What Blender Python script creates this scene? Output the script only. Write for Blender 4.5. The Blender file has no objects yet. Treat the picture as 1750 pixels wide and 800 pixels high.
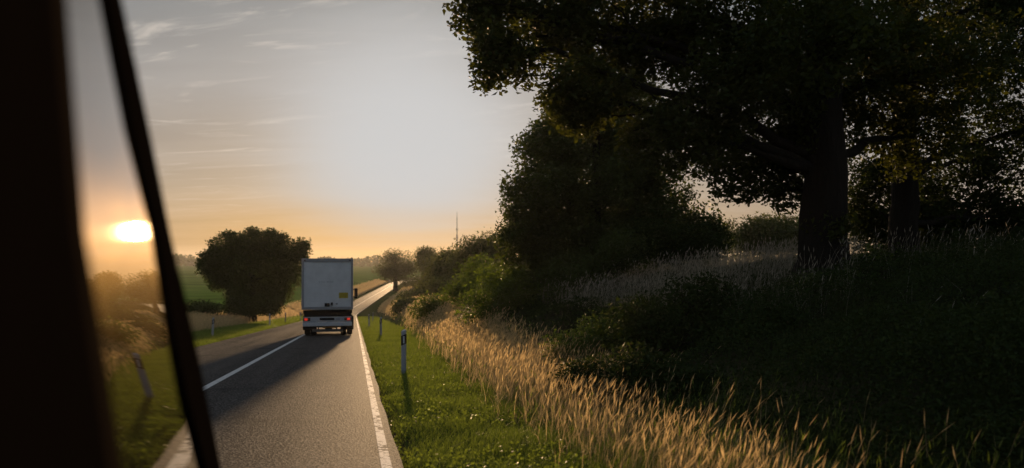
import bpy, bmesh, math, random
import numpy as np
from mathutils import Vector, Matrix, Euler

# ----------------------------------------------------------------------------- camera, sky, sun, exposure
sc = bpy.context.scene
COL = sc.collection
R = math.radians
FPX = 1361.0                 # focal length in pixels of the 1750 px wide photograph
HZ, CX = 445.0, 875.0        # eye-level row, centre column

cam_d = bpy.data.cameras.new('camera')
cam = bpy.data.objects.new('camera', cam_d)
COL.objects.link(cam)
cam.location = (0, 0, 0)
cam.rotation_euler = (R(90), 0, 0)
cam_d.sensor_width = 36.0
cam_d.lens = 36.0 * FPX / 1750.0
cam_d.shift_y = (HZ - 400.0) / 1750.0
cam_d.clip_start = 0.05
cam_d.clip_end = 20000
cam_d.dof.use_dof = True
cam_d.dof.focus_distance = 16.0
cam_d.dof.aperture_fstop = 1.3
sc.camera = cam

SUN_AZ, SUN_EL = R(-8.4), R(3.5)
SUN = Vector((math.sin(SUN_AZ) * math.cos(SUN_EL), math.cos(SUN_AZ) * math.cos(SUN_EL), math.sin(SUN_EL)))

sc.render.engine = 'CYCLES'
sc.cycles.use_denoising = True
sc.cycles.max_bounces = 6
sc.cycles.diffuse_bounces = 3
sc.cycles.glossy_bounces = 3
sc.cycles.transmission_bounces = 4
sc.cycles.transparent_max_bounces = 8
sc.cycles.volume_bounces = 0
sc.cycles.sample_clamp_indirect = 6.0
sc.view_settings.view_transform = 'Standard'
sc.view_settings.look = 'None'
sc.view_settings.exposure = 0.0
sc.view_settings.gamma = 1.0
sc.view_settings.use_curve_mapping = False


class NT:
    """short-hand for node building"""
    def __init__(s, tree):
        s.t = tree; s.n = tree.nodes; s.l = tree.links
    def new(s, typ, ins=None, **props):
        n = s.n.new(typ)
        for k, v in props.items():
            setattr(n, k, v)
        for k, v in (ins or {}).items():
            s.put(n.inputs[k], v)
        return n
    def put(s, sock, v):
        if isinstance(v, bpy.types.NodeSocket):
            s.l.new(v, sock)
        elif isinstance(v, bpy.types.Node):
            s.l.new(v.outputs[0], sock)
        else:
            if hasattr(sock.default_value, '__len__') and not hasattr(v, '__len__'):
                v = (v,) * len(sock.default_value)
            if hasattr(sock.default_value, '__len__') and len(sock.default_value) == 4 and len(v) == 3:
                v = tuple(v) + (1,)
            sock.default_value = v
    def math(s, op, a, b=None, c=None, clamp=False):
        n = s.n.new('ShaderNodeMath'); n.operation = op; n.use_clamp = clamp
        s.put(n.inputs[0], a)
        if b is not None: s.put(n.inputs[1], b)
        if c is not None: s.put(n.inputs[2], c)
        return n.outputs[0]
    def vmath(s, op, a, b=None):
        n = s.n.new('ShaderNodeVectorMath'); n.operation = op
        s.put(n.inputs[0], a)
        if b is not None: s.put(n.inputs[1], b)
        return n
    def mix(s, fac, a, b, blend='MIX'):
        n = s.n.new('ShaderNodeMix'); n.data_type = 'RGBA'; n.blend_type = blend
        s.put(n.inputs[0], fac); s.put(n.inputs[6], a); s.put(n.inputs[7], b)
        return n.outputs[2]
    def ramp(s, fac, stops):
        n = s.n.new('ShaderNodeValToRGB'); e = n.color_ramp.elements
        while len(e) < len(stops): e.new(0.5)
        for q, (p, c) in zip(e, stops):
            q.position = p
            q.color = (c, c, c, 1) if not hasattr(c, '__len__') else tuple(c) + (1,) * (4 - len(c))
        s.put(n.inputs[0], fac)
        return n.outputs[0]
    def noise(s, vec, scale, detail=3, rough=0.55, dist=0.0):
        n = s.new('ShaderNodeTexNoise', {'Scale': scale, 'Detail': detail, 'Roughness': rough, 'Distortion': dist})
        if vec is not None: s.put(n.inputs['Vector'], vec)
        return n.outputs['Fac']
    def maprange(s, v, a, b, c=0.0, d=1.0, smooth=False):
        n = s.new('ShaderNodeMapRange', {'From Min': a, 'From Max': b, 'To Min': c, 'To Max': d})
        n.interpolation_type = 'SMOOTHSTEP' if smooth else 'LINEAR'
        s.put(n.inputs['Value'], v)
        return n.outputs[0]


world = bpy.data.worlds.new('World')
sc.world = world
world.use_nodes = True
w = NT(world.node_tree)
w.n.clear()
sky = w.new('ShaderNodeTexSky', sky_type='NISHITA', sun_disc=False, sun_elevation=SUN_EL, sun_rotation=SUN_AZ,
            altitude=100.0, air_density=1.0, dust_density=2.5, ozone_density=1.0)
tc = w.new('ShaderNodeTexCoord')
dirn = w.vmath('NORMALIZE', tc.outputs['Generated']).outputs[0]
sep = w.new('ShaderNodeSeparateXYZ', {0: dirn})
zz = w.math('MAXIMUM', sep.outputs[2], 0.0)
# a thin veil of high cloud over the whole sky
dot = w.vmath('DOT_PRODUCT', dirn, tuple(SUN)).outputs['Value']
ang = w.math('ARCCOSINE', w.math('MINIMUM', dot, 0.99999))           # angle to the sun
den = w.math('ADD', zz, 0.10)
uvx = w.math('DIVIDE', sep.outputs[0], den)
uvy = w.math('DIVIDE', sep.outputs[1], den)
cuv = w.new('ShaderNodeCombineXYZ', {0: w.math('MULTIPLY', uvx, 1.0), 1: w.math('MULTIPLY', uvy, 1.0), 2: 0.0})
rot = w.new('ShaderNodeMapping', {'Vector': cuv.outputs[0], 'Rotation': (0, 0, R(14)), 'Scale': (1.1, 2.7, 1.0)})
streak = w.noise(rot.outputs[0], 1.3, 9, 0.64, 1.7)
rot2 = w.new('ShaderNodeMapping', {'Vector': cuv.outputs[0], 'Location': (3.7, 1.2, 0), 'Rotation': (0, 0, R(-9)), 'Scale': (0.5, 1.3, 1.0)})
bank = w.noise(rot2.outputs[0], 0.9, 5, 0.55, 0.4)
wisp = w.maprange(streak, 0.50, 0.72, 0, 1, True)
wisp = w.math('MULTIPLY', wisp, w.maprange(bank, 0.34, 0.50, 0, 1, True))
grey = w.maprange(bank, 0.3, 0.7, 0.74, 1.14)
dirn_y = sep.outputs[1]
S = 10.0                                                             # background strength is 0.1
veil = w.ramp(zz, [(0.0, (0.43, 0.315, 0.20)), (0.05, (0.40, 0.325, 0.25)), (0.12, (0.335, 0.305, 0.285)),
                   (0.20, (0.295, 0.288, 0.285)), (0.30, (0.225, 0.25, 0.268)), (1.0, (0.20, 0.25, 0.31))])
veil = w.mix(1.0, veil, grey, 'MULTIPLY')
veil = w.mix(w.math('MULTIPLY', wisp, w.maprange(zz, 0.03, 0.14, 0.12, 1.0)), veil, (0.60, 0.55, 0.50))
# away from the low sun the evening sky is darker
back = w.mix(w.maprange(ang, R(35), R(130), 0, 1, True), (1, 1, 1), (0.60, 0.69, 0.82))
veilS = w.mix(1.0, w.mix(1.0, veil, back, 'MULTIPLY'), (S, S, S), 'MULTIPLY')
base = w.mix(0.93, sky, veilS)
# forward-scattered light of the sun in that veil: an amber skirt along the horizon and a washed-out white disc
halo = w.math('EXPONENT', w.math('MULTIPLY', w.math('DIVIDE', ang, R(10.0)), -1.0))
amber = w.ramp(zz, [(0.0, (0.78, 0.38, 0.07)), (0.035, (0.76, 0.43, 0.12)), (0.09, (0.58, 0.46, 0.32)), (0.2, (0.5, 0.47, 0.44))])
base = w.mix(w.math('MULTIPLY', halo, 1.3, clamp=True), base, w.mix(1.0, amber, (S, S, S), 'MULTIPLY'))
CEN = Vector((math.sin(SUN_AZ + R(1.1)) * math.cos(R(7.5)), math.cos(SUN_AZ + R(1.1)) * math.cos(R(7.5)), math.sin(R(7.5))))
dv = w.vmath('SUBTRACT', dirn, tuple(CEN)).outputs[0]
hx = w.math('DIVIDE', w.vmath('DOT_PRODUCT', dv, (math.cos(SUN_AZ), -math.sin(SUN_AZ), 0)).outputs['Value'], 0.155)
dz = w.vmath('DOT_PRODUCT', dv, (0, 0, 1)).outputs['Value']
hz_ = w.math('DIVIDE', dz, w.maprange(dz, -0.02, 0.02, 0.102, 0.150))
r2 = w.math('ADD', w.math('MULTIPLY', hx, hx), w.math('MULTIPLY', hz_, hz_))
r2 = w.math('MULTIPLY', r2, w.maprange(bank, 0.3, 0.7, 1.15, 0.85))
disc = w.math('MULTIPLY', w.math('EXPONENT', w.math('MULTIPLY', w.math('POWER', r2, 1.7), -1.0)), w.maprange(dirn_y, 0.0, 0.2))
tot = w.mix(w.math('MULTIPLY', disc, 1.0), base, (0.60 * S, 0.60 * S, 0.60 * S))
bg = w.new('ShaderNodeBackground', {'Color': tot, 'Strength': 0.1})
out = w.new('ShaderNodeOutputWorld', {0: bg.outputs[0]})
world.cycles.sampling_method = 'MANUAL'
world.cycles.sample_map_resolution = 1024

sun_d = bpy.data.lights.new('sun', 'SUN')
sun_d.energy = 5.0
sun_d.angle = R(1.3)
sun_d.color = (1.0, 0.64, 0.33)
sun_o = bpy.data.objects.new('sun', sun_d)
COL.objects.link(sun_o)
sun_o.rotation_euler = SUN.to_track_quat('Z', 'Y').to_euler()
sun_o.location = (-30, 60, 60)

# ----------------------------------------------------------------------------- helpers
rng = np.random.default_rng(7)


def link(o, parent=None):
    COL.objects.link(o)
    if parent is not None:
        o.parent = parent
    return o


def tag(o, label=None, cat=None, group=None, kind=None):
    if label: o['label'] = label
    if cat: o['category'] = cat
    if group: o['group'] = group
    if kind: o['kind'] = kind
    return o


def empty(name, loc=(0, 0, 0), rot=(0, 0, 0)):
    o = bpy.data.objects.new(name, None)
    o.empty_display_size = 0.2
    o.location = loc
    o.rotation_euler = rot
    return link(o)


def copy_tree(o, parent=None):
    c = o.copy()
    link(c, parent)
    for ch in list(o.children):
        copy_tree(ch, c)
    return c


def np_mesh(name, verts, faces, mat, parent=None, attrs=None, smooth=False, loc=None):
    """verts (N,3); faces list of (M,k) int arrays"""
    me = bpy.data.meshes.new(name)
    verts = np.asarray(verts, np.float32)
    if loc is not None:
        verts = verts - np.asarray(loc, np.float32)
    if not isinstance(faces, (list, tuple)): faces = [faces]
    faces = [np.asarray(f, np.int32) for f in faces if len(f)]
    nl = sum(f.size for f in faces); nf = sum(len(f) for f in faces)
    me.vertices.add(len(verts)); me.loops.add(nl); me.polygons.add(nf)
    me.vertices.foreach_set('co', verts.ravel())
    me.loops.foreach_set('vertex_index', np.concatenate([f.ravel() for f in faces]))
    tot = np.concatenate([np.full(len(f), f.shape[1], np.int32) for f in faces])
    st = np.concatenate([[0], np.cumsum(tot)[:-1]]).astype(np.int32)
    me.polygons.foreach_set('loop_start', st)
    me.polygons.foreach_set('loop_total', tot)
    if smooth:
        me.polygons.foreach_set('use_smooth', np.ones(nf, bool))
    for k, v in (attrs or {}).items():
        v = np.asarray(v, np.float32)
        if v.ndim == 1:
            a = me.attributes.new(k, 'FLOAT', 'POINT'); a.data.foreach_set('value', v)
        else:
            a = me.attributes.new(k, 'FLOAT_VECTOR', 'POINT'); a.data.foreach_set('vector', v.ravel())
    me.update(calc_edges=True)
    me.validate()
    me.materials.append(mat)
    o = bpy.data.objects.new(name, me)
    if loc is not None: o.location = loc
    return link(o, parent)


class MB:
    """collects boxes, prisms and tubes into ONE mesh object"""
    def __init__(s): s.bm = bmesh.new()
    def box(s, c, size, rot=None, bevel=0.0, seg=2):
        b = bmesh.new()
        bmesh.ops.create_cube(b, size=1.0)
        for v in b.verts: v.co = Vector((v.co.x * size[0], v.co.y * size[1], v.co.z * size[2]))
        if bevel: bmesh.ops.bevel(b, geom=b.edges[:], offset=bevel, segments=seg, affect='EDGES', profile=0.6)
        m = Matrix.Translation(c)
        if rot: m = m @ Euler(rot).to_matrix().to_4x4()
        b.transform(m); s._add(b)
        return s
    def _add(s, b):
        me = bpy.data.meshes.new('tmp'); b.to_mesh(me); b.free()
        s.bm.from_mesh(me); bpy.data.meshes.remove(me)
    def cyl(s, a, b_, r0, r1=None, n=16, cap=True, bevel=0.0):
        a, b_ = Vector(a), Vector(b_)
        r1 = r0 if r1 is None else r1
        b = bmesh.new()
        bmesh.ops.create_cone(b, cap_ends=cap, segments=n, radius1=r0, radius2=r1, depth=(b_ - a).length)
        if bevel:
            es = [e for e in b.edges if len(e.link_faces) == 2 and any(len(f.verts) > 4 for f in e.link_faces)]
            bmesh.ops.bevel(b, geom=es, offset=bevel, segments=2, affect='EDGES')
        q = (b_ - a).to_track_quat('Z', 'Y').to_matrix().to_4x4()
        b.transform(Matrix.Translation((a + b_) / 2) @ q); s._add(b)
        return s
    def prism(s, pts, off, bevel=0.0):
        """closed polygon pts (3D) extruded by the vector off"""
        b = bmesh.new()
        off = Vector(off)
        v0 = [b.verts.new(Vector(p)) for p in pts]
        v1 = [b.verts.new(Vector(p) + off) for p in pts]
        b.faces.new(v0); b.faces.new(v1[::-1])
        n = len(pts)
        for i in range(n):
            b.faces.new((v0[i], v1[i], v1[(i + 1) % n], v0[(i + 1) % n]))
        bmesh.ops.recalc_face_normals(b, faces=b.faces[:])
        if bevel: bmesh.ops.bevel(b, geom=b.edges[:], offset=bevel, segments=2, affect='EDGES')
        s._add(b)
        return s
    def build(s, name, mat, parent=None, smooth=False):
        me = bpy.data.meshes.new(name)
        bmesh.ops.recalc_face_normals(s.bm, faces=s.bm.faces[:])
        s.bm.to_mesh(me); s.bm.free()
        if smooth:
            for p in me.polygons: p.use_smooth = True
            try: me.set_sharp_from_angle(angle=R(40))
            except Exception: pass
        me.materials.append(mat)
        return link(bpy.data.objects.new(name, me), parent)


def at(px, py, D):
    """a world point from a pixel of the photograph and its distance along the view axis"""
    return Vector(((px - CX) / FPX * D, D, (HZ - py) / FPX * D))


# ----------------------------------------------------------------------------- materials
def mat(name):
    m = bpy.data.materials.new(name); m.use_nodes = True
    n = NT(m.node_tree); n.n.clear()
    o = n.new('ShaderNodeOutputMaterial')
    return m, n, o


def simple(name, col, rough=0.6, spec=0.5, metal=0.0, var=0.12, scale=8.0, bump=0.0, emit=None, estr=0.0, bscale=40.0, coat=0.0):
    m, n, o = mat(name)
    tcn = n.new('ShaderNodeTexCoord')
    f = n.noise(tcn.outputs['Object'], scale, 4, 0.6)
    c2 = tuple(max(0.0, v * (1 - var * 2)) for v in col); c3 = tuple(min(1.0, v * (1 + var)) for v in col)
    c = n.mix(f, c2, c3)
    p = n.new('ShaderNodeBsdfPrincipled', {'Base Color': c, 'Metallic': metal, 'Specular IOR Level': spec, 'Coat Weight': coat,
                                          'Roughness': n.maprange(f, 0.2, 0.8, max(0.02, rough - 0.08), min(1, rough + 0.08))})
    if bump:
        bp = n.new('ShaderNodeBump', {'Strength': bump, 'Distance': 0.01, 'Height': n.noise(tcn.outputs['Object'], bscale, 3)})
        n.put(p.inputs['Normal'], bp.outputs[0])
    if emit:
        n.put(p.inputs['Emission Color'], emit); n.put(p.inputs['Emission Strength'], estr)
    n.l.new(p.outputs[0], o.inputs[0])
    return m


def leafy(name, c_dark, c_light, c_trans, trans=0.35, rough=0.5, spec=0.25):
    """thin leaf: diffuse, a little gloss and light coming through; per-leaf tint attribute"""
    m, n, o = mat(name)
    a = n.new('ShaderNodeAttribute', attribute_name='tint')
    c = n.mix(a.outputs['Fac'], c_dark, c_light)
    p = n.new('ShaderNodeBsdfPrincipled', {'Base Color': c, 'Roughness': rough, 'Specular IOR Level': spec})
    t = n.new('ShaderNodeBsdfTranslucent', {'Color': n.mix(a.outputs['Fac'], tuple(v * 0.7 for v in c_trans), c_trans)})
    mx = n.new('ShaderNodeMixShader', {0: trans, 1: p.outputs[0], 2: t.outputs[0]})
    n.l.new(mx.outputs[0], o.inputs[0])
    return m


def asphalt():
    m, n, o = mat('asphalt')
    a = n.new('ShaderNodeAttribute', attribute_name='lane')        # (across, along, 0) in metres
    v = a.outputs['Vector']
    sp = n.new('ShaderNodeSeparateXYZ', {0: v})
    stone = n.new('ShaderNodeTexVoronoi', {'Vector': v, 'Scale': 38.0, 'Randomness': 1.0})
    grain = n.math('ADD', n.math('MULTIPLY', n.noise(v, 30.0, 3, 0.8), 0.75), n.math('MULTIPLY', stone.outputs['Distance'], 0.35))
    mid = n.noise(v, 2.2, 4, 0.6)
    st = n.new('ShaderNodeMapping', {'Vector': v, 'Scale': (1.6, 0.035, 1)})
    tracks = n.noise(st.outputs[0], 1.0, 4, 0.6)
    c = n.ramp(tracks, [(0.3, (0.020, 0.019, 0.018)), (0.5, (0.040, 0.037, 0.034)), (0.7, (0.066, 0.060, 0.054))])
    c = n.mix(n.maprange(mid, 0.35, 0.7, 0.0, 0.35), c, (0.030, 0.029, 0.029))
    c = n.mix(n.maprange(grain, 0.52, 0.70, 0, 0.8), c, (0.20, 0.18, 0.16))
    c = n.mix(n.maprange(grain, 0.48, 0.36, 0, 0.7), c, (0.015, 0.015, 0.015))
    c = n.mix(n.maprange(n.noise(v, 0.55, 5, 0.65), 0.56, 0.66, 0, 0.45), c, (0.022, 0.022, 0.023))
    bp = n.new('ShaderNodeBump', {'Strength': 1.0, 'Distance': 0.022, 'Height': grain})
    p = n.new('ShaderNodeBsdfPrincipled', {'Base Color': c, 'Roughness': n.math('ADD', n.maprange(tracks, 0.3, 0.7, 0.53, 0.68), n.maprange(grain, 0.3, 0.7, -0.06, 0.10)), 'Specular IOR Level': 0.10,
                                          'Normal': bp.outputs[0]})
    df = n.new('ShaderNodeBsdfDiffuse', {'Color': c, 'Roughness': 1.0, 'Normal': bp.outputs[0]})
    mx = n.new('ShaderNodeMixShader', {0: n.math('MULTIPLY', n.maprange(grain, 0.38, 0.66, 0.10, 0.50), n.maprange(tracks, 0.32, 0.62, 0.55, 1.12)), 1: df.outputs[0], 2: p.outputs[0]})
    n.l.new(mx.outputs[0], o.inputs[0])
    return m


def paint(name, worn=0.5):
    m, n, o = mat(name)
    a = n.new('ShaderNodeAttribute', attribute_name='lane')
    v = a.outputs['Vector']
    chip = n.noise(v, 14.0, 5, 0.7)
    patch = n.noise(v, 1.3, 3, 0.5)
    f = n.maprange(n.math('ADD', chip, n.math('MULTIPLY', n.math('SUBTRACT', patch, 0.5), 0.5)), 0.60 - 0.14 * worn, 0.64 - 0.14 * worn, 0, 1)
    grime = n.noise(v, 5.0, 4, 0.6)
    c = n.mix(n.maprange(grime, 0.3, 0.7, 0.0, 0.5), (0.72, 0.70, 0.67), (0.36, 0.335, 0.31))
    c = n.mix(f if worn > 0.2 else n.math('MULTIPLY', f, 0.4), c, (0.07, 0.065, 0.06))
    bp = n.new('ShaderNodeBump', {'Strength': 0.8, 'Distance': 0.006, 'Height': n.noise(v, 40, 3)})
    p = n.new('ShaderNodeBsdfPrincipled', {'Base Color': c, 'Roughness': 0.7, 'Specular IOR Level': 0.2, 'Normal': bp.outputs[0]})
    df = n.new('ShaderNodeBsdfDiffuse', {'Color': c, 'Roughness': 1.0, 'Normal': bp.outputs[0]})
    mx = n.new('ShaderNodeMixShader', {0: n.maprange(f, 0, 1, 0.62, 0.30), 1: df.outputs[0], 2: p.outputs[0]})
    n.l.new(mx.outputs[0], o.inputs[0])
    return m


def ground_mat():
    m, n, o = mat('soil_and_turf')
    a = n.new('ShaderNodeAttribute', attribute_name='lane')
    v = a.outputs['Vector']
    sp = n.new('ShaderNodeSeparateXYZ', {0: v})
    s_, y_ = sp.outputs[0], sp.outputs[1]
    fine = n.noise(v, 9.0, 5, 0.7)
    broad = n.noise(v, 0.35, 4, 0.6)
    turf = n.mix(fine, (0.018, 0.030, 0.008), (0.055, 0.080, 0.022))
    dry = n.mix(fine, (0.10, 0.085, 0.045), (0.22, 0.18, 0.10))
    soil = n.mix(fine, (0.030, 0.024, 0.016), (0.075, 0.060, 0.040))
    rows = n.new('ShaderNodeMapping', {'Vector': v, 'Scale': (0.012, 0.06, 1)})
    crop = n.ramp(n.noise(rows.outputs[0], 1.0, 4, 0.6), [(0.3, (0.055, 0.115, 0.016)), (0.5, (0.10, 0.20, 0.028)), (0.7, (0.145, 0.25, 0.038))])
    crop = n.mix(n.math('MULTIPLY', fine, 0.45), crop, (0.030, 0.055, 0.012))
    s_n = n.math('ADD', s_, n.math('MULTIPLY', n.math('SUBTRACT', broad, 0.5), 3.0))
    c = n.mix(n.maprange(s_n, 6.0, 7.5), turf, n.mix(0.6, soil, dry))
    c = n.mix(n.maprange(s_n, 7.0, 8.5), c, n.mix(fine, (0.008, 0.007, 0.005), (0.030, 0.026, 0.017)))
    c = n.mix(n.maprange(s_n, 26.0, 34.0), c, crop)
    c = n.mix(n.maprange(s_n, -5.0, -6.5), c, n.mix(0.5, soil, dry))
    c = n.mix(n.maprange(s_n, -9.0, -10.0), c, crop)
    # a gritty margin beside the asphalt
    c = n.mix(n.maprange(n.math('ABSOLUTE', s_), 3.45, 3.2), c, soil)
    bp = n.new('ShaderNodeBump', {'Strength': 0.8, 'Distance': 0.05, 'Height': fine})
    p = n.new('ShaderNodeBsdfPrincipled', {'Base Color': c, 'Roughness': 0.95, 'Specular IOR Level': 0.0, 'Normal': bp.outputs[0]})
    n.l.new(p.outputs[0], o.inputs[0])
    return m


def bark_mat(name='bark', c0=(0.007, 0.006, 0.004), c1=(0.030, 0.024, 0.018)):
    m, n, o = mat(name)
    t = n.new('ShaderNodeTexCoord')
    mp = n.new('ShaderNodeMapping', {'Vector': t.outputs['Object'], 'Scale': (7, 7, 1.2)})
    f = n.noise(mp.outputs[0], 1.6, 6, 0.65, 0.6)
    c = n.mix(f, c0, c1)
    bp = n.new('ShaderNodeBump', {'Strength': 1.0, 'Distance': 0.05, 'Height': f})
    p = n.new('ShaderNodeBsdfPrincipled', {'Base Color': c, 'Roughness': 0.9, 'Specular IOR Level': 0.15, 'Normal': bp.outputs[0]})
    n.l.new(p.outputs[0], o.inputs[0])
    return m


M_ASPHALT = asphalt()
M_LINE = paint('centre_line_paint', 0.1)
M_EDGE = paint('worn_edge_line_paint', 0.62)
M_GROUND = ground_mat()
M_BARK = bark_mat()
M_OAK = leafy('oak_leaf', (0.018, 0.028, 0.007), (0.060, 0.080, 0.020), (0.12, 0.13, 0.010), 0.34, 0.6, 0.12)
M_MAPLE = leafy('maple_leaf', (0.028, 0.044, 0.011), (0.080, 0.108, 0.028), (0.12, 0.15, 0.018), 0.34, 0.55, 0.15)
M_BUSH = leafy('bush_leaf', (0.022, 0.036, 0.008), (0.075, 0.105, 0.022), (0.20, 0.28, 0.025), 0.42)
M_FAR = leafy('distant_leaf', (0.030, 0.044, 0.012), (0.075, 0.098, 0.026), (0.16, 0.18, 0.028), 0.38)
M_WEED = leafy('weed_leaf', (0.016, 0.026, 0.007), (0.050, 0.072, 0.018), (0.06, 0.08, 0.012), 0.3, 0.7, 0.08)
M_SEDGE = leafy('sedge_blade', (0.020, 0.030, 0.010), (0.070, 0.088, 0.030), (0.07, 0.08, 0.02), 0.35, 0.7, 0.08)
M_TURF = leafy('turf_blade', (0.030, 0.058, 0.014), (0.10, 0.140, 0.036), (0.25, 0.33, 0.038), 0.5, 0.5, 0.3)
M_DRY = leafy('dry_stalk', (0.20, 0.15, 0.075), (0.54, 0.43, 0.25), (0.80, 0.60, 0.31), 0.6, 0.6, 0.2)
M_PALE = leafy('pale_stalk', (0.16, 0.145, 0.11), (0.50, 0.45, 0.36), (0.45, 0.40, 0.3), 0.4, 0.7, 0.15)

# ----------------------------------------------------------------------------- the lie of the land
_Y = np.arange(-120.0, 900.0, 1.0)


def _ss(x, a, b):
    t = np.clip((x - a) / (b - a), 0, 1)
    return t * t * (3 - 2 * t)


_hd = -0.198 + (0.198 - 0.100) * _ss(_Y, 142, 186) + 0.45 * _ss(_Y, 395, 520)     # dX/dY of the centre line
_sl = -0.0595 * (1 - _ss(_Y, 142, 188)) - 0.0015 * _ss(_Y, 200, 260)             # dZ/dY
_XC = np.concatenate([[0], np.cumsum((_hd[1:] + _hd[:-1]) / 2)])
_ZR = np.concatenate([[0], np.cumsum((_sl[1:] + _sl[:-1]) / 2)])
i0 = 120
_XC = _XC - _XC[i0] - 2.70
_ZR = _ZR - _ZR[i0] - 1.45


def road_x(Y): return np.interp(Y, _Y, _XC)
def road_z(Y): return np.interp(Y, _Y, _ZR)
def road_c(Y): return 1.0 / np.sqrt(1 + np.interp(Y, _Y, _hd) ** 2)


LEFT_Y = [-120, 0, 30, 75, 120, 160, 240, 400, 700, 1500, 3000, 6000]
LEFT_Z = [5.6, -1.3, -3.0, -5.0, -6.3, -7.4, -8.6, -9.2, -9.0, -9.5, -6.0, 12.0]
RIGHT_Y = [-120, -10, 10, 22, 35, 60, 110, 160, 240, 330, 700, 1500, 3000, 6000]
RIGHT_Z = [6.2, 0.7, -0.10, -0.15, -0.65, -1.9, -4.6, -7.2, -9.4, -10.6, -9.5, -8.0, -4.0, 14.0]


def land(X, Y):
    X = np.asarray(X, float); Y = np.asarray(Y, float)
    c = road_c(Y)
    s = (X - road_x(Y)) * c
    zr = road_z(Y)
    zl = np.interp(Y, LEFT_Y, LEFT_Z)
    zp = np.interp(Y, RIGHT_Y, RIGHT_Z)
    far = _ss(np.abs(s), 40, 200)
    bump = 0.07 * np.sin(X * 0.9 + 1.3 * np.sin(Y * 0.37)) * np.cos(Y * 0.8) + 0.12 * np.sin(X * 0.31 + 2) * np.sin(Y * 0.23 + 1)
    kr = 0.55 * _ss(s, 5.6, 9.5) + 0.45 * _ss(s, 8.5, 15.0)
    right = zr - 0.04 + (zp - zr) * kr + bump * _ss(s, 4.5, 8)
    kl = _ss(-s, 6.0, 14.0)
    left = zr - 0.04 + (zl - zr) * kl + bump * _ss(-s, 6, 10)
    z = np.where(s > 0, right, left)
    under = 0.10 * (1 - _ss(np.abs(s), 3.02, 3.4))          # tucked under the asphalt
    roll = far * 1.5 * np.sin(X * 0.004 + 1) * np.sin(Y * 0.003)
    return z - under + roll


def sofx(X, Y): return (X - road_x(Y)) * road_c(Y)
def xofs(s, Y): return road_x(Y) + s / road_c(Y)


def build_ground():
    ys = np.concatenate([np.arange(-60, 0, 3), np.arange(0, 60, 0.6), np.arange(60, 140, 1.5), np.arange(140, 420, 4), np.geomspace(420, 2600, 40)])
    half = np.concatenate([np.arange(0, 16, 0.45), np.arange(16, 40, 1.5), np.geomspace(40, 2300, 40)])
    ss = np.concatenate([-half[::-1][:-1], half])
    S_, Y_ = np.meshgrid(ss, ys)
    Yc = np.minimum(Y_, 560)
    X_ = xofs(S_, Yc) * 1.0
    Z_ = land(X_, Y_) if False else land(xofs(S_, Y_), Y_)
    X_ = xofs(S_, Y_)
    nr, nc = X_.shape
    v = np.stack([X_, Y_, Z_], -1).reshape(-1, 3)
    idx = np.arange(nr * nc).reshape(nr, nc)
    f = np.stack([idx[:-1, :-1], idx[:-1, 1:], idx[1:, 1:], idx[1:, :-1]], -1).reshape(-1, 4)
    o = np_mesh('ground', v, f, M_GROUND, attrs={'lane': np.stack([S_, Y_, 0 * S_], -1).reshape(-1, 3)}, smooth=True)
    tag(o, kind='structure')


def ribbon(name, s0, s1, y0, y1, lift, m, cols=2, step=1.0, wob=0.0):
    ys = np.arange(y0, y1 + 0.01, step)
    ss = np.linspace(s0, s1, cols)
    S_, Y_ = np.meshgrid(ss, ys)
    if wob:
        S_ = S_.copy()
        S_[:, 0] += wob * np.sin(ys * 1.7) * np.sin(ys * 0.61); S_[:, -1] += wob * np.sin(ys * 1.3 + 1) * np.cos(ys * 0.47)
    X_ = xofs(S_, Y_); Z_ = road_z(Y_) + lift
    v = np.stack([X_, Y_, Z_], -1).reshape(-1, 3)
    nr, nc = X_.shape
    idx = np.arange(nr * nc).reshape(nr, nc)
    f = np.stack([idx[:-1, :-1], idx[:-1, 1:], idx[1:, 1:], idx[1:, :-1]], -1).reshape(-1, 4)
    o = np_mesh(name, v, f, m, attrs={'lane': np.stack([S_, Y_, 0 * S_], -1).reshape(-1, 3)})
    tag(o, kind='structure')
    return o


build_ground()
ribbon('road', -3.05, 3.07, -55, 540, 0.0, M_ASPHALT, 13, 0.5, 0.02)
ribbon('road_centre_line', -0.07, 0.07, -55, 540, 0.004, M_LINE, 2, 0.5)
ribbon('road_edge_line', 2.89, 2.985, -55, 540, 0.004, M_EDGE, 2, 0.5)

# a sandy field track that leaves the road on the left, behind the truck
def build_track():
    pts = [(505, 542.5, 74), (0, 0, 0)]
    ctl = np.array([(-3.6, 62.0), (-4.6, 68.0), (-5.9, 76.0), (-6.9, 86.0), (-7.6, 98.0), (-8.3, 112.0), (-9.5, 128.0)])
    t = np.linspace(0, 1, 40)
    ti = np.linspace(0, 1, len(ctl))
    cs = np.interp(t, ti, ctl[:, 0]); cy = np.interp(t, ti, ctl[:, 1])
    wd = np.interp(t, [0, 0.2, 1], [0.45, 0.9, 1.3])
    L = []
    for k in (-1, -0.4, 0.4, 1):
        s = cs + k * wd
        X = xofs(s, cy); L.append(np.stack([X, cy, land(X, cy) + 0.03], -1))
    v = np.stack(L, 1)
    idx = np.arange(v.shape[0] * 4).reshape(-1, 4)
    f = np.stack([idx[:-1, :-1], idx[:-1, 1:], idx[1:, 1:], idx[1:, :-1]], -1).reshape(-1, 4)
    o = np_mesh('track', v.reshape(-1, 3), f, simple('sandy_track', (0.36, 0.28, 0.19), 0.9, 0.1, scale=2.0, bump=0.4), smooth=True)
    tag(o, kind='structure')


build_track()

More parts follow.
